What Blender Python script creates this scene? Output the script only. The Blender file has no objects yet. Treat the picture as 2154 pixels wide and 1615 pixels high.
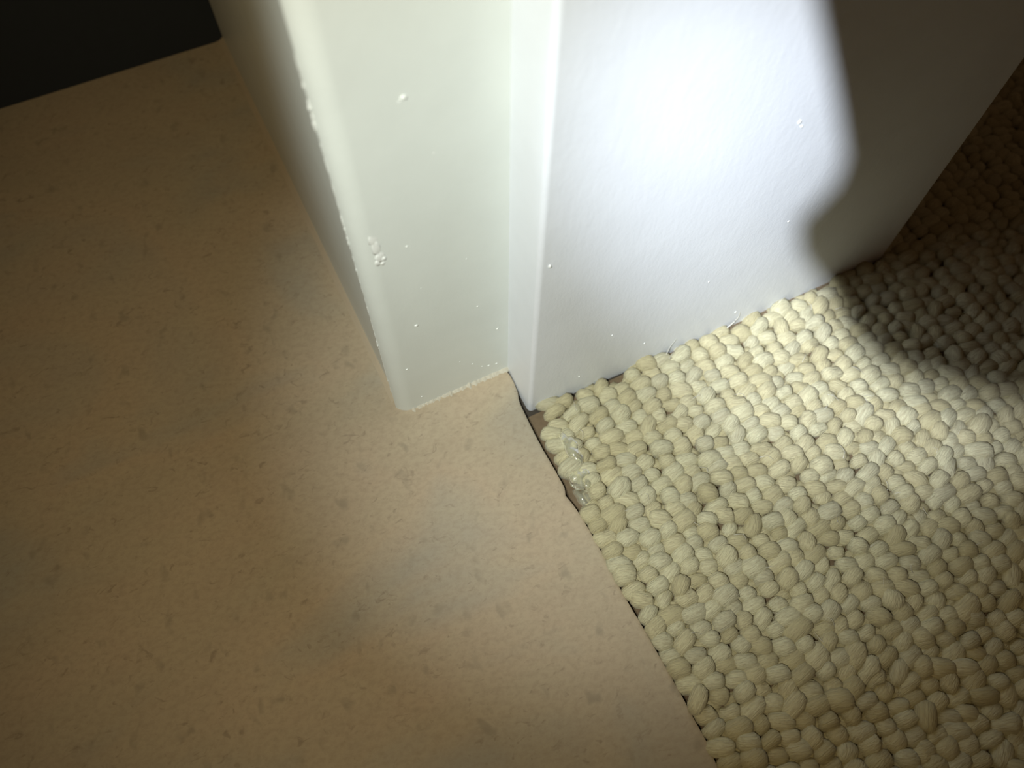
import bpy, bmesh, math, random
import numpy as np
from mathutils import Vector, Matrix, noise

random.seed(7)
scene = bpy.context.scene
COL = scene.collection

# ------------------------------------------------------------------ camera
CAM = Vector((-0.01954, -0.11946, 0.25))
R = Matrix(((0.89439, 0.39421, -0.21133), (-0.44718, 0.798, -0.40401), (0.00938, 0.45585, 0.89001)))
FPX = 1648.38
cd = bpy.data.cameras.new('camera')
cd.sensor_width = 36.0
cd.lens = 36.0 * FPX / 2154.0
cd.clip_start = 0.004
cd.clip_end = 50
cd.dof.use_dof = True
cd.dof.focus_distance = 0.245
cd.dof.aperture_fstop = 10.0
cam = bpy.data.objects.new('camera', cd)
COL.objects.link(cam)
cam.matrix_world = Matrix.Translation(CAM) @ R.to_4x4()
scene.camera = cam

# ------------------------------------------------------------------ world (dim warm room light)
w = bpy.data.worlds.new('world')
scene.world = w
w.use_nodes = True
bg = w.node_tree.nodes['Background']
bg.inputs[0].default_value = (1.0, 0.60, 0.32, 1)
bg.inputs[1].default_value = 0.034

# ------------------------------------------------------------------ the torch beam
LAMP = Vector((-0.1035, -0.138, 0.331))
AIM = Vector((0.200, -0.016, -0.002))
AIM_SPILL = Vector((0.0767, -0.0129, 0.0325))
AIM_HALO = Vector((0.040, 0.035, 0.020))


def spot(name, energy, color, angle, blend, aim, radius):
    d = bpy.data.lights.new(name, 'SPOT')
    d.energy = energy
    d.color = color
    d.spot_size = math.radians(angle)
    d.spot_blend = blend
    d.shadow_soft_size = radius
    o = bpy.data.objects.new(name, d)
    COL.objects.link(o)
    o.location = LAMP
    o.rotation_euler = (aim - LAMP).to_track_quat('-Z', 'Y').to_euler()
    return o


spot('torch_core_light', 10.2, (0.81, 0.88, 1.0), 28.0, 1.0, AIM, 0.0002)
spot('torch_spill_light', 4.0, (0.86, 0.985, 1.0), 44.5, 1.0, AIM_SPILL, 0.0002)
spot('torch_halo_light', 1.5, (1.0, 0.80, 0.46), 88, 1.0, AIM_HALO, 0.0002)

scene.view_settings.view_transform = 'Standard'
scene.view_settings.look = 'None'
scene.view_settings.exposure = 0.0
scene.view_settings.gamma = 1.0
scene.view_settings.use_curve_mapping = False


# ------------------------------------------------------------------ helpers
def mesh_obj(name, verts, faces, mat=None, parent=None, smooth=False):
    me = bpy.data.meshes.new(name)
    me.from_pydata([tuple(v) for v in verts], [], faces)
    me.update()
    if mat:
        me.materials.append(mat)
    if smooth:
        me.polygons.foreach_set('use_smooth', [True] * len(me.polygons))
    o = bpy.data.objects.new(name, me)
    COL.objects.link(o)
    if parent:
        o.parent = parent
    return o


def tag(o, label=None, cat=None, group=None, kind=None):
    if label: o['label'] = label
    if cat: o['category'] = cat
    if group: o['group'] = group
    if kind: o['kind'] = kind
    return o


def prism(outline, z0, z1, zs=None):
    """vertical solid over a plan outline (counter-clockwise)"""
    n = len(outline)
    zs = zs or [z0, z1]
    V = [(x, y, z) for z in zs for (x, y) in outline]
    F = []
    for k in range(len(zs) - 1):
        for i in range(n):
            j = (i + 1) % n
            F.append((k * n + i, k * n + j, (k + 1) * n + j, (k + 1) * n + i))
    F.append(tuple(reversed(range(n))))
    F.append(tuple(range((len(zs) - 1) * n, len(zs) * n)))
    return V, F


def smooth_by_angle(o, deg):
    me = o.data
    bm = bmesh.new(); bm.from_mesh(me)
    lim = math.radians(deg)
    for f in bm.faces: f.smooth = True
    for e in bm.edges:
        e.smooth = not (len(e.link_faces) == 2 and e.calc_face_angle(0) > lim)
    bm.normal_update()
    bm.to_mesh(me); bm.free()


class Nodes:
    def __init__(self, name):
        self.m = bpy.data.materials.new(name)
        self.m.use_nodes = True
        self.t = self.m.node_tree
        self.b = self.t.nodes['Principled BSDF']

    def n(self, kind, **kw):
        x = self.t.nodes.new(kind)
        for k, v in kw.items():
            if k in x.inputs: x.inputs[k].default_value = v
            else: setattr(x, k, v)
        return x

    def l(self, a, b): self.t.links.new(a, b)

    def coords(self, scale=(1, 1, 1), rot=(0, 0, 0), attr=None):
        if attr:
            s = self.n('ShaderNodeAttribute', attribute_name=attr).outputs['Vector']
        else:
            s = self.n('ShaderNodeTexCoord').outputs['Object']
        mp = self.n('ShaderNodeMapping')
        mp.inputs['Scale'].default_value = scale
        mp.inputs['Rotation'].default_value = rot
        self.l(s, mp.inputs['Vector'])
        return mp.outputs['Vector']

    def noise(self, vec, scale, detail=3.0, rough=0.55, dist=0.0):
        x = self.n('ShaderNodeTexNoise', Scale=scale, Detail=detail, Roughness=rough, Distortion=dist)
        self.l(vec, x.inputs['Vector'])
        return x.outputs['Fac']

    def ramp(self, fac, stops):
        r = self.n('ShaderNodeValToRGB')
        e = r.color_ramp.elements
        while len(e) < len(stops): e.new(0.5)
        for el, (p, c) in zip(e, stops):
            el.position = p
            el.color = (*c, 1) if len(c) == 3 else c
        self.l(fac, r.inputs['Fac'])
        return r.outputs['Color']

    def mix(self, fac, a, b, mode='MIX'):
        x = self.n('ShaderNodeMix', data_type='RGBA', blend_type=mode)
        for s, v in ((x.inputs[0], fac), (x.inputs[6], a), (x.inputs[7], b)):
            if hasattr(v, 'is_linked'): self.l(v, s)
            elif isinstance(v, (int, float)): s.default_value = v
            else: s.default_value = (*v, 1)
        return x.outputs[2]

    def bump(self, height, dist, strength=1.0, prev=None):
        x = self.n('ShaderNodeBump', Strength=strength, Distance=dist)
        self.l(height, x.inputs['Height'])
        if prev is not None: self.l(prev, x.inputs['Normal'])
        return x.outputs['Normal']


G = lambda v: (v, v, v)


def paint(name, col, peel, brush, rough=0.38):
    k = Nodes(name)
    v = k.coords()
    dirt = k.noise(k.coords((1, 1, 1)), 60, 4)
    c = k.mix(k.ramp(dirt, [(0.35, G(0)), (0.75, G(1))]), col, tuple(x * 0.955 for x in col))
    k.l(c, k.b.inputs['Base Color'])
    k.b.inputs['Roughness'].default_value = rough
    k.b.inputs['Specular IOR Level'].default_value = 0.45
    h1 = k.noise(k.coords((1, 1, 1)), 900, 3, 0.6)
    nb = k.bump(h1, peel, 1.0)
    h2 = k.noise(k.coords((1, 1, 0.35), (0, 0.6, 0)), 420, 3, 0.6, 0.4)
    nb = k.bump(h2, brush, 1.0, nb)
    k.l(nb, k.b.inputs['Normal'])
    return k.m


M_PAINT_SMOOTH = paint('white_gloss_paint', (0.76, 0.80, 0.765), 0.00003, 0.00004)
M_PAINT_ROLLED = paint('white_rolled_paint', (0.825, 0.855, 0.915), 0.00004, 0.00007)


def lino_mat():
    k = Nodes('beige_linoleum')
    v = k.coords()
    big = k.noise(k.coords((1, 1.5, 1), (0, 0, 0.5)), 9, 3, 0.5, 0.8)
    base = k.ramp(big, [(0.30, (0.345, 0.330, 0.280)), (0.44, (0.43, 0.355, 0.255)), (0.56, (0.465, 0.37, 0.265)), (0.72, (0.365, 0.345, 0.29))])
    mid = k.noise(k.coords((1, 1.6, 1), (0, 0, 0.5)), 45, 4, 0.6, 0.5)
    base = k.mix(k.ramp(mid, [(0.35, G(0)), (0.7, G(0.45))]), base, (0.48, 0.41, 0.29))
    grain = k.noise(k.coords((1, 1.4, 1), (0, 0, 0.5)), 420, 4, 0.7)
    base = k.mix(k.ramp(grain, [(0.42, G(0.0)), (0.75, G(0.40))]), base, (0.27, 0.21, 0.15))
    # small darker flecks pressed into the sheet
    fl = k.noise(k.coords((1, 1.55, 1), (0, 0, 0.7)), 210, 3, 0.6, 1.2)
    base = k.mix(k.ramp(fl, [(0.61, G(0)), (0.73, G(0.5))]), base, (0.21, 0.165, 0.12))
    fl2 = k.noise(k.coords((1.3, 1, 1), (0, 0, 1.9)), 120, 2, 0.5, 0.3)
    base = k.mix(k.ramp(fl2, [(0.62, G(0)), (0.74, G(0.42))]), base, (0.23, 0.20, 0.15))
    k.l(base, k.b.inputs['Base Color'])
    k.b.inputs['Roughness'].default_value = 0.62
    k.b.inputs['Specular IOR Level'].default_value = 0.25
    nb = k.bump(k.noise(v, 1300, 3, 0.6), 0.00006)
    k.l(nb, k.b.inputs['Normal'])
    return k.m


M_LINO = lino_mat()


def wool_mat():
    k = Nodes('cream_wool_yarn')
    rnd = k.n('ShaderNodeAttribute', attribute_name='rnd').outputs['Fac']
    base = k.ramp(rnd, [(0.0, (0.48, 0.43, 0.255)), (0.35, (0.58, 0.53, 0.335)), (0.7, (0.62, 0.59, 0.40)), (1.0, (0.52, 0.49, 0.34))])
    f = k.noise(k.coords((1.2, 5.5, 1.2), (0.5, 0.2, 0.6), attr='lc'), 1.5, 3, 0.6, 0.4)
    base = k.mix(k.ramp(f, [(0.4, G(0)), (0.7, G(0.55))]), base, (0.36, 0.30, 0.19))
    k.l(base, k.b.inputs['Base Color'])
    k.b.inputs['Roughness'].default_value = 0.75
    k.b.inputs['Specular IOR Level'].default_value = 0.2
    k.b.inputs['Sheen Weight'].default_value = 0.12
    k.b.inputs['Sheen Roughness'].default_value = 0.5
    k.l(k.bump(f, 0.00055), k.b.inputs['Normal'])
    return k.m


M_WOOL = wool_mat()


def plain(name, col, rough=0.6, bump_scale=300, bump=0.00005, var=0.85, spec=0.3):
    k = Nodes(name)
    f = k.noise(k.coords(), bump_scale, 4, 0.6)
    k.l(k.mix(f, col, tuple(c * var for c in col)), k.b.inputs['Base Color'])
    k.b.inputs['Roughness'].default_value = rough
    k.b.inputs['Specular IOR Level'].default_value = spec
    k.l(k.bump(f, bump), k.b.inputs['Normal'])
    return k.m


M_BACKING = plain('brown_carpet_backing', (0.20, 0.145, 0.09), 0.9, 500, 0.0003, 0.6)
M_SUB = plain('dark_subfloor', (0.06, 0.05, 0.04), 0.9)
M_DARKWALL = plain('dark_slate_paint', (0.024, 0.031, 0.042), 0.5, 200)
M_SEAL = plain('cream_sealant', (0.70, 0.66, 0.55), 0.55, 700, 0.00025, 0.65)
M_SEAL_SIDE = plain('dull_beige_sealant', (0.50, 0.42, 0.31), 0.45, 400, 0.00005, 0.9)
M_NIB = plain('white_paint_nib', (0.84, 0.86, 0.83), 0.35, 600, 0.00005, 0.97)
M_FIBRE = plain('pale_wool_fibre', (0.75, 0.73, 0.66), 0.6)
M_BLACK = plain('black_torch_body', (0.02, 0.02, 0.02), 0.4)


def glue_mat():
    k = Nodes('clear_dried_adhesive')
    k.b.inputs['Base Color'].default_value = (0.86, 0.85, 0.70, 1)
    k.b.inputs['Roughness'].default_value = 0.16
    k.b.inputs['Transmission Weight'].default_value = 0.82
    k.b.inputs['IOR'].default_value = 1.45
    k.l(k.bump(k.noise(k.coords(), 450, 3), 0.0003), k.b.inputs['Normal'])
    return k.m


M_GLUE = glue_mat()

# ------------------------------------------------------------------ setting: floor
EDGE = [(-0.6, 0.0380), (-0.16, 0.0376), (-0.1427, 0.0375), (-0.1361, 0.0384), (-0.1286, 0.0384), (-0.1207, 0.0386),
        (-0.1124, 0.0385), (-0.1003, 0.0384), (-0.0876, 0.0380), (-0.0784, 0.0384), (-0.0703, 0.0386), (-0.0634, 0.0385),
        (-0.0576, 0.0382), (-0.0530, 0.0376), (-0.0515, 0.0371), (-0.0490, 0.0382), (-0.0425, 0.0383), (-0.0333, 0.0381),
        (-0.0250, 0.0383), (-0.0145, 0.0389), (-0.0122, 0.0393), (-0.0100, 0.0402), (-0.0065, 0.0406), (-0.0033, 0.0405),
        (-0.0008, 0.0400), (0.004, 0.0395), (0.215, 0.03)]
EY = np.array([e[0] for e in EDGE]); EX = np.array([e[1] for e in EDGE])


def edge_x(y):
    return float(np.interp(y, EY, EX))


def sstep(a, b, x):
    t = min(1, max(0, (x - a) / (b - a)))
    return t * t * (3 - 2 * t)


def build_lino():
    ys = sorted(set([round(v, 5) for v in list(np.linspace(-0.6, -0.18, 9)) + list(np.linspace(-0.16, -0.03, 105)) + list(np.linspace(-0.03, 0.006, 49)) + list(np.linspace(0.02, 0.215, 20))]))
    ts = sorted(set(list(np.linspace(0, 0.82, 12)) + list(np.linspace(0.83, 0.985, 50)) + list(np.linspace(0.987, 0.9992, 12)) + [1.0]))
    X0 = -0.7
    V, F = [], []
    nx = len(ts)
    for y in ys:
        ex = edge_x(y) + 0.00012 * noise.noise(Vector((0, y * 900, 3)))
        for t in ts:
            x = X0 + (ex - X0) * t
            # the sheet lifts a little where it was tucked against the jamb
            lift = 0.0016 * sstep(-0.0165 + 0.006 * (x / 0.04), -0.002, y) * sstep(-0.004, 0.004, x)
            z = lift + 0.00012 * noise.noise(Vector((x * 40, y * 40, 0)))
            d = ex - x
            if d < 0.0006: z -= 0.00035 * (1 - d / 0.0006) ** 2
            V.append((x, y, z))
    for j in range(len(ys) - 1):
        for i in range(nx - 1):
            a = j * nx + i
            F.append((a, a + 1, a + nx + 1, a + nx))
    # cut edge and underside
    n0 = len(V)
    for j in range(len(ys)):
        x, y, z = V[j * nx + nx - 1]
        V.append((x - 0.0002, y, -0.0034))
        V.append((X0, y, -0.0034))
    for j in range(len(ys) - 1):
        a = j * nx + nx - 1
        b = (j + 1) * nx + nx - 1
        F.append((a, n0 + 2 * j, n0 + 2 * j + 2, b))
        F.append((n0 + 2 * j, n0 + 2 * j + 1, n0 + 2 * j + 3, n0 + 2 * j + 2))
    o = mesh_obj('floor', V, F, M_LINO)
    smooth_by_angle(o, 35)
    return tag(o, 'beige mottled linoleum floor sheet with a straight cut edge beside the carpet', kind='structure')


build_lino()
V, F = prism([(-0.7, -0.6), (0.62, -0.6), (0.62, 0.5), (-0.7, 0.5)], -0.03, -0.0036)
tag(mesh_obj('floor_base', V, F, M_SUB), 'dark subfloor under the linoleum and the carpet', kind='structure')

# ------------------------------------------------------------------ setting: door frame
XL, XS, YC, XE, YB = 0.0, 0.0410, -0.0190, 0.197, 0.212
ZT = 2.0


def arc(cx, cy, r, a0, a1, n):
    return [(cx + r * math.cos(math.radians(a0 + (a1 - a0) * i / n)), cy + r * math.sin(math.radians(a0 + (a1 - a0) * i / n))) for i in range(n + 1)]


bead = arc(0.0046, 0.0058, 0.0060, 200, 270, 14)
outl = [(XL + 0.0004, YB + 0.03), (XL + 0.0004, 0.0052)] + bead + [(XS + 0.004, -0.0002), (XS + 0.004, YB + 0.03)]
V, F = prism(outl, -0.0002, ZT, [-0.0002, 0.05, 0.1, 0.15, 0.2, 0.5, ZT])
trim1 = mesh_obj('trim_1', V, F, M_PAINT_SMOOTH)
smooth_by_angle(trim1, 28)
tag(trim1, 'white gloss painted door jamb with rounded chipped corner standing on the linoleum', kind='structure')

outl = arc(XS + 0.0016, -0.0172 + 0.0016, 0.0016, 180, 270, 8) + [(0.12, -0.0196)] + arc(XE - 0.002, -0.0200 + 0.002, 0.002, 270, 360, 6) + [(XE, YB + 0.03), (XS + 0.0041, YB + 0.03), (XS + 0.0041, 0.004), (XS, 0.004)]
V, F = prism(outl, -0.0034, ZT, [-0.0034, 0.05, 0.1, 0.15, 0.2, 0.5, ZT])
trim2 = mesh_obj('trim_2', V, F, M_PAINT_ROLLED)
smooth_by_angle(trim2, 28)
tag(trim2, 'wide white painted door stop board standing proud of the jamb above the carpet', kind='structure')

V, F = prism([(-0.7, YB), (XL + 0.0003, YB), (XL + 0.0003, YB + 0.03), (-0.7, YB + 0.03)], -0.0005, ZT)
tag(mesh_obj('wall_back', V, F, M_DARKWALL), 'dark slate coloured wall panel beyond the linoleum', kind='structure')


# sealant beads
def bead_strip(name, pts, rad, mat, parent, jit, up, out, seed):
    """quarter-round bead along a polyline; out = horizontal direction away from the upright"""
    V, F = [], []
    m = 6
    for i, p in enumerate(pts):
        q = noise.noise(Vector((i * 0.35, seed, 0)))
        q2 = noise.noise(Vector((i * 0.9, seed, 7)))
        r = rad * (1 + jit * q + jit * 0.7 * q2)
        for k in range(m + 1):
            a = math.pi / 2 * k / m
            c = 1 - 0.25 * math.sin(2 * a)
            V.append(Vector(p) + Vector(out) * (r * math.cos(a) * c) + Vector((0, 0, 1)) * (r * up * math.sin(a) * c))
    for i in range(len(pts) - 1):
        for k in range(m):
            a = i * (m + 1) + k
            F.append((a, a + 1, a + m + 2, a + m + 1))
    return mesh_obj(name, V, F, mat, parent, True)


pts = [(0.0035 + (XS - 0.0035) * i / 90, -0.0002, 0.0008 + 0.0004 * sstep(0, 60, i)) for i in range(91)]
s = bead_strip('sealant_bead', pts, 0.0013, M_SEAL, trim1, 0.9, 1.1, (0, -1, 0), 1.0)
tag(s, 'cream crumbly sealant along the foot of the jamb')
pts = [(XL + 0.0004, 0.006 + (YB - 0.006) * i / 80, -0.0001) for i in range(81)]
s = bead_strip('sealant_bead', pts, 0.0026, M_SEAL_SIDE, trim1, 0.06, 0.6, (-1, 0, 0), 4.0)


# paint nibs: small hardened drips
def nib(parent, x, y, z, rx, rz, depth, seed, normal=(0, -1, 0)):
    bm = bmesh.new()
    bmesh.ops.create_icosphere(bm, subdivisions=2, radius=1)
    for v in bm.verts:
        v.co *= 1 + 0.35 * noise.noise(v.co * 1.4 + Vector((seed, 0, 0)))
    nx = Vector(normal)
    t = Vector((0, 0, 1)).cross(nx).normalized()
    for v in bm.verts:
        c = v.co.copy()
        v.co = Vector((x, y, z)) + t * c.x * rx + nx * c.y * depth + Vector((0, 0, 1)) * c.z * rz
    for f in bm.faces: f.smooth = True
    me = bpy.data.meshes.new('paint_nib')
    bm.to_mesh(me); bm.free()
    me.materials.append(M_NIB)
    o = bpy.data.objects.new('paint_nib', me)
    COL.objects.link(o)
    o.parent = parent
    return o


for i, (x, z, rx, rz, d) in enumerate([(16.9, 136, .75, .55, .5), (16.0, 135.2, .5, .3, .25), (10.7, 52.8, .6, .45, .5), (30.5, 49.5, .4, .35, .35), (37.1, 31.7, .5, .4, .4),
                                       (5.0, 30.2, .45, .35, .35), (12.1, 89.8, .4, .35, .3), (27.5, 15.5, .4, .3, .3), (23.0, 20.5, .3, .3, .25), (33.5, 9.5, .6, .4, .35), (31.0, 11.0, .35, .3, .3),
                                       (36.5, 8.5, .5, .4, .4), (8, 8, .35, .3, .3), (22, 118, .3, .25, .2), (28, 75, .3, .25, .2), (14, 70, .25, .25, .2)]):
    nib(trim1, x / 1000, -0.0001, z / 1000, rx / 1000, rz / 1000, d / 1000, i * 3.1)
# scab of thick old paint on the rounded corner
for i, (x, y, z, rx, rz, d) in enumerate([(4.4, -.05, 97.0, 1.4, 2.6, .20), (4.5, -.1, 93.6, 1.2, 3.4, .22), (4.9, -.1, 89.6, 1.5, 2.2, .28), (5.7, -.15, 88.6, .8, .9, .40), (4.0, -.05, 87.6, .9, 1.3, .30), (5.2, -.15, 86.9, .6, .7, .30)]):
    nib(trim1, x / 1000, y / 1000, z / 1000, rx / 1000, rz / 1000, d / 1000, 50 + i * 2.7)
for i, (x, z, rx, rz, d) in enumerate([(44.3, 83, .45, .6, .4), (113, 105, .5, .7, .35), (114.5, 103, .4, .4, .3), (128, 58, .4, .4, .3), (124, 8.5, .5, .8, .35), (70, 30, .3, .3, .25), (85, 14, .4, .5, .3), (60, 9, .4, .3, .3), (104, 40, .3, .4, .25)]):
    nib(trim2, x / 1000, -0.0172 - 0.0024 * min(1, (x - 41) / 79), z / 1000, rx / 1000, rz / 1000, d / 1000, 90 + i * 1.7)


# ragged paint ridge where the jamb's rounded corner meets its side
def ridge():
    V, F = [], []
    n = 420
    bx, by = bead[0]
    for i in range(n):
        z = 0.012 + (0.150 - 0.012) * i / (n - 1)
        a = noise.noise(Vector((z * 260, 0, 0))) + 0.6 * noise.noise(Vector((z * 900, 5, 0)))
        amp = 0.00015 + 0.00038 * max(0, noise.noise(Vector((z * 55, 9, 0)))) + 0.00032 * sstep(0.126, 0.137, z) * sstep(0.1445, 0.141, z)
        r = max(0.00003, amp * (0.55 + 0.9 * a))
        for k in range(6):
            t = math.pi * 2 * k / 6
            V.append((bx - 0.00005 + r * 0.9 * math.cos(t) - r * 0.3, by + 0.0001 + r * 1.2 * math.sin(t), z + 0.0003 * noise.noise(Vector((k, z * 800, 1)))))
    for i in range(n - 1):
        for k in range(6):
            a, b = i * 6 + k, i * 6 + (k + 1) % 6
            F.append((a, b, b + 6, a + 6))
    o = mesh_obj('paint_ridge', V, F, M_NIB, trim1, True)
    tag(o, 'ragged white ridge of flaking paint')


ridge()

# ------------------------------------------------------------------ carpet
carpet = bpy.data.objects.new('carpet', None)
carpet.location = (0.2, -0.1, -0.0036)
COL.objects.link(carpet)
tag(carpet, 'cream chunky wool loop pile carpet beside the linoleum and door frame', 'carpet')
CLOC = Vector(carpet.location)
YMIN, YMAX, XMAX = -0.34, 0.32, 0.52


def backing():
    ys = list(np.linspace(YMIN, -0.0195, 60))
    V, F = [], []
    for y in ys:
        e = edge_x(y) + 0.0008 + 0.0006 * noise.noise(Vector((y * 300, 2, 0)))
        for x, z in ((e, -0.0001), (e + 0.0004, 0.0016), (XMAX, 0.0016)):
            V.append(Vector((x, y, z - 0.0035)) - CLOC)
    for j in range(len(ys) - 1):
        for i in range(2):
            a = j * 3 + i
            F.append((a, a + 1, a + 4, a + 3))
    b = len(V)
    for x, y in ((XE + 0.001, -0.0195), (XMAX, -0.0195), (XMAX, YMAX), (XE + 0.001, YMAX)):
        V.append(Vector((x, y, 0.0016 - 0.0035)) - CLOC)
    F.append((b, b + 1, b + 2, b + 3))
    mesh_obj('backing', V, F, M_BACKING, carpet)


backing()

A_, B_, C_ = 0.00405, 0.00300, 0.0032


def loop_shape(seed, sub):
    rs = random.Random(seed)
    bm = bmesh.new()
    bmesh.ops.create_icosphere(bm, subdivisions=sub, radius=1)
    co = np.array([v.co[:] for v in bm.verts])
    fa = np.array([[v.index for v in f.verts] for f in bm.faces])
    bm.free()
    out = np.zeros_like(co)
    ang = rs.uniform(-0.7, 0.7)
    d = np.array([math.cos(ang), math.sin(ang), 0.15])
    crease = rs.random() < 0.45
    off = rs.uniform(-0.25, 0.25)
    sx, sy, sz = rs.uniform(.9, 1.12), rs.uniform(.9, 1.12), rs.uniform(.9, 1.08)
    sh = rs.uniform(-.18, .18)
    for i, p in enumerate(co):
        # slightly squared-off pillow
        q = np.sign(p) * np.abs(p) ** 0.78
        r = 1 + 0.15 * noise.noise(Vector(p * 1.3) + Vector((seed * 3.7, 0, 0))) + 0.05 * noise.noise(Vector(p * 3.5) + Vector((0, seed * 2.1, 0)))
        if crease: r *= 1 - 0.22 * math.exp(-((p @ d - off) / 0.17) ** 2)
        q = q * r
        out[i] = (q[0] * A_ * sx + sh * q[1] * A_, q[1] * B_ * sy, q[2] * C_ * sz)
    return out, fa, co + rs.uniform(0, 20)


NV = 28
HI = [loop_shape(s, 3 if s < 0 else 2) for s in range(NV)]
LO = [loop_shape(s, 1) for s in range(NV)]


def proj(P):
    v = R.transposed() @ (P - CAM)
    if v.z > -0.01: return None
    return (1077 + FPX * v.x / -v.z, 807.5 - FPX * v.y / -v.z, -v.z)


def stop_y(x):
    return -0.0172 - 0.0024 * min(1, max(0, (x - XS) / 0.079))


loops = []
filler = []
rl = random.Random(21)
PX, PY = 0.0065, 0.00455
ncol = int((XMAX - 0.042) / PX)
yo = 0.0
for i in range(ncol):
    yo += rl.uniform(-0.0013, 0.0013) + PY * 0.5
    xc = 0.0418 + i * PX
    nrow = int((YMAX - YMIN) / PY)
    for j in range(nrow):
        y = YMIN + j * PY + (yo % PY) + 0.0012 * noise.noise(Vector((xc * 60, j * 0.16, 0))) + rl.gauss(0, 0.00038)
        x = xc + 0.0016 * noise.noise(Vector((i * 0.3, y * 45, 4))) + rl.gauss(0, 0.0005)
        if y > stop_y(x) - 0.0008 and x < XE + 0.0018: continue
        if x < 0.0455 and y > -0.0255: continue                           # bare backing at the foot of the stop
        if i == 0 and y < 0: x = max(x, edge_x(y) + (0.0054 if y > -0.055 else 0.0034) + rl.uniform(-0.0006, 0.0004))
        if y < 0 and x < edge_x(y) + 0.0024: continue
        if x < 0.0455 and -0.0585 < y < -0.0485: continue     # bare patch by the adhesive
        messy = sstep(0.09, 0.2, x) * 0.6 + 0.4
        rot = rl.gauss(0, 0.20 + 0.25 * messy)
        tx, ty = rl.gauss(0, 0.12 + 0.15 * messy), rl.gauss(0, 0.10 + 0.1 * messy)
        s = rl.uniform(0.88, 1.12) * (1.12 if rl.random() < 0.08 else 1.0)
        sx = rl.uniform(0.82, 1.10)
        z = -0.0010 + rl.gauss(0, 0.00035 + 0.00025 * messy)
        loops.append((x, y, z, rot, tx, ty, s, sx))
        # yarn showing low down between the loops
        fx, fy = x + PX * 0.5 + rl.gauss(0, 0.0004), y + PY * 0.5 + rl.gauss(0, 0.0004)
        if not (fy > stop_y(fx) - 0.0005 and fx < XE + 0.002):
            filler.append((fx, fy, -0.0026, rl.uniform(-0.6, 0.6), 0, 0, 0.82, 1.0))

vis, hid = [], []
for L in loops:
    p = proj(Vector(L[:3]))
    if p and -120 < p[0] < 2154 + 120 and -120 < p[1] < 1615 + 120: vis.append((p, L))
    else: hid.append(L)
inside = [(p[2], k) for k, (p, L) in enumerate(vis) if 15 < p[0] < 2140 and 15 < p[1] < 1600]
inside.sort()
single = set(k for _, k in inside[:300])


def loop_matrix(L):
    x, y, z, rot, tx, ty, s, sx = L
    return Matrix.Translation(Vector((x, y, z)) - CLOC) @ Matrix.Rotation(rot, 4, 'Z') @ Matrix.Rotation(tx, 4, 'X') @ Matrix.Rotation(ty, 4, 'Y') @ Matrix.Diagonal((s * sx, s, s, 1))


def yarn_mesh(name, V, F, lc, rnd):
    me = bpy.data.meshes.new(name)
    me.from_pydata(V.tolist(), [], F.tolist())
    a = me.attributes.new('lc', 'FLOAT_VECTOR', 'POINT')
    a.data.foreach_set('vector', lc.astype(np.float32).ravel())
    a = me.attributes.new('rnd', 'FLOAT', 'POINT')
    a.data.foreach_set('value', rnd.astype(np.float32))
    me.polygons.foreach_set('use_smooth', [True] * len(me.polygons))
    me.materials.append(M_WOOL)
    return me


variant_meshes = []
for s in range(NV):
    v, f, lc = HI[s]
    variant_meshes.append(yarn_mesh('loop', v, f, lc, np.full(len(v), ((s * 0.618) % 1.0))))

jV, jF, jL, jR, base = [], [], [], [], 0


def add_joined(L, shape, rv):
    global base
    v, f, lc = shape
    M = np.array(loop_matrix(L))
    vv = v @ M[:3, :3].T + M[:3, 3]
    jV.append(vv); jF.append(f + base); jL.append(lc + rv * 13); jR.append(np.full(len(v), rv))
    base += len(v)


rv = random.Random(5)
for k, (p, L) in enumerate(vis):
    s = rv.randrange(NV)
    if k in single:
        o = bpy.data.objects.new('loop', variant_meshes[s])
        COL.objects.link(o)
        o.parent = carpet
        o.matrix_local = loop_matrix(L)
    else:
        add_joined(L, HI[s], rv.random())
for L in filler:
    add_joined(L, LO[rv.randrange(NV)], rv.random() * 0.3)
for L in hid:
    add_joined(L, LO[rv.randrange(NV)], rv.random())
me = yarn_mesh('loop_pile', np.concatenate(jV), np.concatenate(jF), np.concatenate(jL), np.concatenate(jR))
o = bpy.data.objects.new('loop_pile', me)
COL.objects.link(o)
o.parent = carpet
o['kind'] = 'stuff'


# loose fibres standing off the carpet
def fibre(pts, r, parent=carpet):
    P = [Vector(p) for p in pts]
    C = []
    n = 14
    for i in range(n + 1):       # Catmull-Rom through the points
        t = i / n * (len(P) - 1)
        k = min(int(t), len(P) - 2); u = t - k
        p0, p1, p2, p3 = P[max(k - 1, 0)], P[k], P[k + 1], P[min(k + 2, len(P) - 1)]
        C.append(0.5 * ((2 * p1) + (p2 - p0) * u + (2 * p0 - 5 * p1 + 4 * p2 - p3) * u * u + (3 * p1 - p0 - 3 * p2 + p3) * u ** 3))
    V, F = [], []
    for i, c in enumerate(C):
        d = (C[min(i + 1, n)] - C[max(i - 1, 0)]).normalized()
        a = d.orthogonal().normalized(); b = d.cross(a)
        rr = r * (1 - 0.7 * i / n)
        for k in range(5):
            t = 2 * math.pi * k / 5
            V.append(c + a * math.cos(t) * rr + b * math.sin(t) * rr - CLOC)
    for i in range(n):
        for k in range(5):
            a, b = i * 5 + k, i * 5 + (k + 1) % 5
            F.append((a, b, b + 5, a + 5))
    return mesh_obj('loose_fibre', V, F, M_FIBRE, parent, True)


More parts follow.
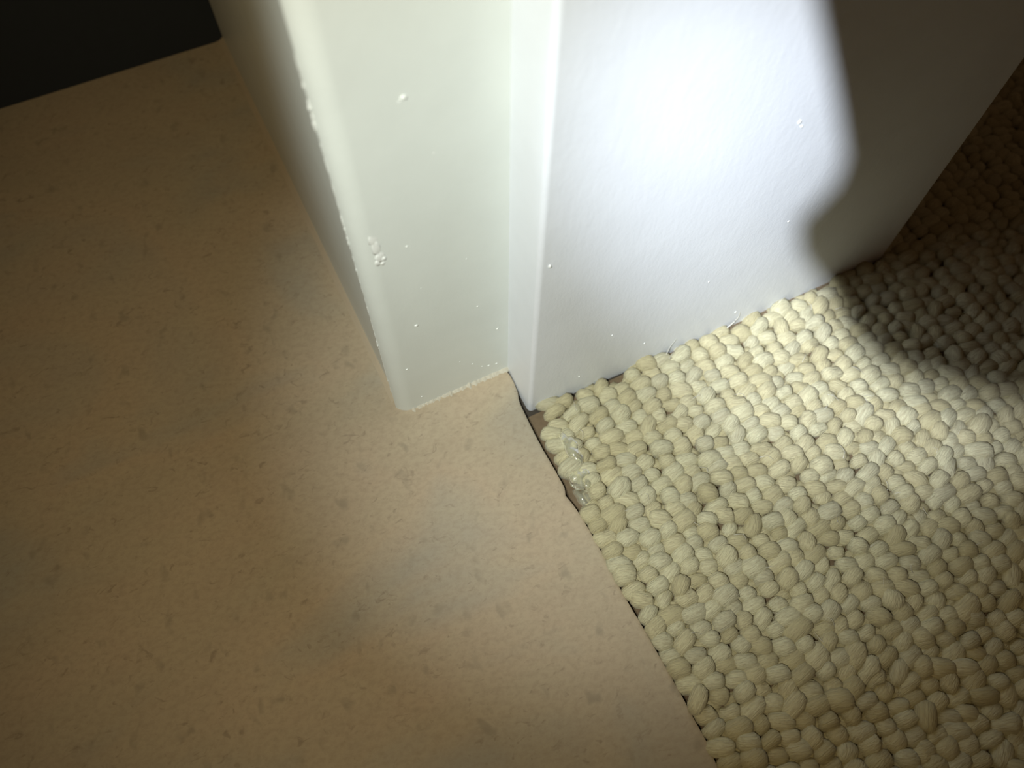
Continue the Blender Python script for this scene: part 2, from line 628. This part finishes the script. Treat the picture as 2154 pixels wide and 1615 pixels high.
fibre([(0.1205, -0.0212, 0.0012), (0.1240, -0.0206, 0.0020), (0.1262, -0.0202, 0.0045), (0.1262, -0.0199, 0.0075)], 0.00026)
fibre([(0.0945, -0.0212, 0.0010), (0.0955, -0.0206, 0.0030), (0.0963, -0.0202, 0.0055), (0.0985, -0.0197, 0.0085)], 0.00016)
fibre([(0.1430, -0.0212, 0.0015), (0.1452, -0.0206, 0.0030), (0.1480, -0.0200, 0.0034)], 0.00016)
rf = random.Random(11)
for i in range(46):
    x = rf.uniform(0.05, 0.19); y = rf.uniform(-0.13, -0.023)
    a = rf.uniform(0, 6.28); l = rf.uniform(0.002, 0.0055)
    dx, dy = math.cos(a) * l, math.sin(a) * l
    fibre([(x, y, 0.0012), (x + dx * .4 + rf.gauss(0, .0006), y + dy * .4, 0.0012 + rf.uniform(.0008, .002)), (x + dx, y + dy, 0.0014 + rf.uniform(0, .0012))], 0.00009)


# ------------------------------------------------------------------ dried adhesive on the carpet edge
def glue():
    root = bpy.data.objects.new('adhesive_lump', None)
    root.location = (0.045, -0.044, -0.001)
    COL.objects.link(root)
    tag(root, 'translucent lump of dried clear adhesive stuck on the carpet beside the linoleum edge', 'glue')

    def lump(name, c, sx, sy, sz, rz, seed, sub=2, flat=False):
        bm = bmesh.new()
        bmesh.ops.create_icosphere(bm, subdivisions=sub, radius=1)
        for v in bm.verts:
            q = v.co * (1 + 0.4 * noise.noise(v.co * 1.5 + Vector((seed, 0, 0))) + 0.12 * noise.noise(v.co * 4 + Vector((seed, 2, 0))))
            q = Vector((q.x * sx, q.y * sy, q.z * sz))
            q.rotate(Matrix.Rotation(rz, 3, 'Z'))
            v.co = q + Vector(c) - root.location
        for f in bm.faces: f.smooth = not flat
        me = bpy.data.meshes.new(name)
        bm.to_mesh(me); bm.free()
        me.materials.append(M_GLUE)
        o = bpy.data.objects.new(name, me)
        COL.objects.link(o); o.parent = root
        return o
    # thin clear crust that has flowed over the yarn
    def crust(name, cx, cy, rx, ry, rz, z, seed):
        n, m = 30, 7
        top, V, F = [], [], []
        for i in range(m + 1):
            for k in range(n):
                a = 2 * math.pi * k / n
                u = i / m
                r = u * (1 + 0.38 * noise.noise(Vector((math.cos(a) * 1.3, math.sin(a) * 1.3, seed))) + 0.16 * noise.noise(Vector((math.cos(a) * 4, math.sin(a) * 4, seed + 5))))
                q = Vector((rx * r * math.cos(a), ry * r * math.sin(a), 0))
                q.rotate(Matrix.Rotation(rz, 3, 'Z'))
                h = z + 0.0007 * noise.noise(Vector((q.x * 330, q.y * 330, seed))) + 0.0003 * noise.noise(Vector((q.x * 900, q.y * 900, seed))) - 0.0011 * u ** 3
                top.append(Vector((cx, cy, h)) + q - root.location)
        V = top + [v - Vector((0, 0, 0.0006)) for v in top]
        N = len(top)
        for i in range(m):
            for k in range(n):
                a, b = i * n + k, i * n + (k + 1) % n
                F.append((a, b, b + n, a + n))
                F.append((N + a, N + a + n, N + b + n, N + b))
        for k in range(n):
            a, b = m * n + k, m * n + (k + 1) % n
            F.append((a, b, N + b, N + a))
        return mesh_obj(name, V, F, M_GLUE, root, True)
    crust('crust', 0.0468, -0.0385, 0.0026, 0.0064, 0.05, 0.0030, 2.0)
    crust('crust', 0.0448, -0.0475, 0.0040, 0.0036, 0.3, 0.0024, 6.0)
    crust('crust', 0.0428, -0.0545, 0.0028, 0.0040, 0.3, -0.0008, 9.0)
    lump('shard', (0.0417, -0.0508, 0.0014), 0.0010, 0.0028, 0.0006, 0.8, 8.0, 1, True)
    lump('shard', (0.0453, -0.0514, 0.0024), 0.0012, 0.0019, 0.0006, -0.4, 11.0, 1, True)


glue()


# ------------------------------------------------------------------ hand torch, held beside the camera
def torch():
    ax = (AIM - LAMP).normalized()
    side = ax.cross(Vector((0, 0, 1))).normalized()
    up = side.cross(ax).normalized()
    root = bpy.data.objects.new('hand_torch', None)
    root.location = LAMP - ax * 0.09
    COL.objects.link(root)
    tag(root, 'small black hand torch held beside the viewer, lighting the door frame', 'torch')

    def lathe(name, prof, mat, n=32):
        V, F = [], []
        for (t, r) in prof:
            for k in range(n):
                a = 2 * math.pi * k / n
                V.append(LAMP + ax * t + (side * math.cos(a) + up * math.sin(a)) * r - root.location)
        for i in range(len(prof) - 1):
            for k in range(n):
                a, b = i * n + k, i * n + (k + 1) % n
                F.append((a, b, b + n, a + n))
        F.append(tuple(range(n)))
        o = mesh_obj(name, V, F, mat, root)
        smooth_by_angle(o, 40)
        return o
    lathe('barrel', [(-0.090, 0.0075), (-0.089, 0.0085), (-0.022, 0.0085)], M_BLACK)
    lathe('head', [(-0.022, 0.0085), (-0.016, 0.0115), (-0.003, 0.0115), (-0.0025, 0.0105), (-0.0035, 0.009), (-0.006, 0.003)], M_BLACK)
    # added unseen shade: lip shaped to cast the wavy shadow on board and carpet
    lip = [((.0850, YC, .1750), .016), ((.0945, YC, .1580), .016), ((.1024, YC, .1426), .016), ((.1139, YC, .1241), .016), ((.1256, YC, .1051), .016), ((.1409, YC, .0793), .016), ((.1437, YC, .0668), .016),
           ((.1394, YC, .0592), .016), ((.1407, YC, .0468), .016), ((.1479, YC, .0297), .0155), ((.1580, YC, .0122), .015), ((.1662, -.022, 0), .014), ((.1640, -.0337, 0), .012), ((.1650, -.0436, 0), .010),
           ((.1699, -.0532, 0), .008), ((.1801, -.0649, 0), .007), ((.2066, -.0867, 0), .006), ((.24, -.115, 0), .006), ((.30, -.16, 0), .006)]
    inner, outer = [], []
    for (p, d) in lip:
        ray = (Vector(p) - LAMP).normalized()
        q = ray * (d / max(0.3, ray.dot(ax)))
        inner.append(q)
        lat = q - ax * q.dot(ax)
        outer.append(lat)
    # outer rim: same angles swung further round, on the head's rim
    n = len(lip)
    V, F = [], []
    ang = lambda p: math.atan2((Vector(p) - LAMP).dot(up), (Vector(p) - LAMP).dot(side))
    a0, a1 = ang((0.06, YC, 0.40)), ang((0.9, -0.55, 0))
    for i in range(n):
        a = a0 + (a1 - a0) * i / (n - 1)
        rim = (side * math.cos(a) + up * math.sin(a)) * 0.0118
        o1 = ax * inner[i].dot(ax) * 0.9 + rim * 1.25
        o2 = ax * -0.003 + rim
        for q in (inner[i], inner[i] * 0.55 + o1 * 0.45, o1, o2):
            V.append(LAMP + q - root.location)
    for i in range(n - 1):
        for k in range(3):
            a = i * 4 + k
            F.append((a, a + 1, a + 5, a + 4))
    o = mesh_obj('added_beam_shade', V, F, M_BLACK, root, True)
    md = o.modifiers.new('thickness', 'SOLIDIFY')
    md.thickness = 0.0004
    md.offset = 0
    for q in [root.location + Vector(v.co) for v in o.data.vertices]:
        s = proj(q)
        if s and 0 < s[0] < 2154 and 0 < s[1] < 1615: print('torch shade in frame', s)


torch()
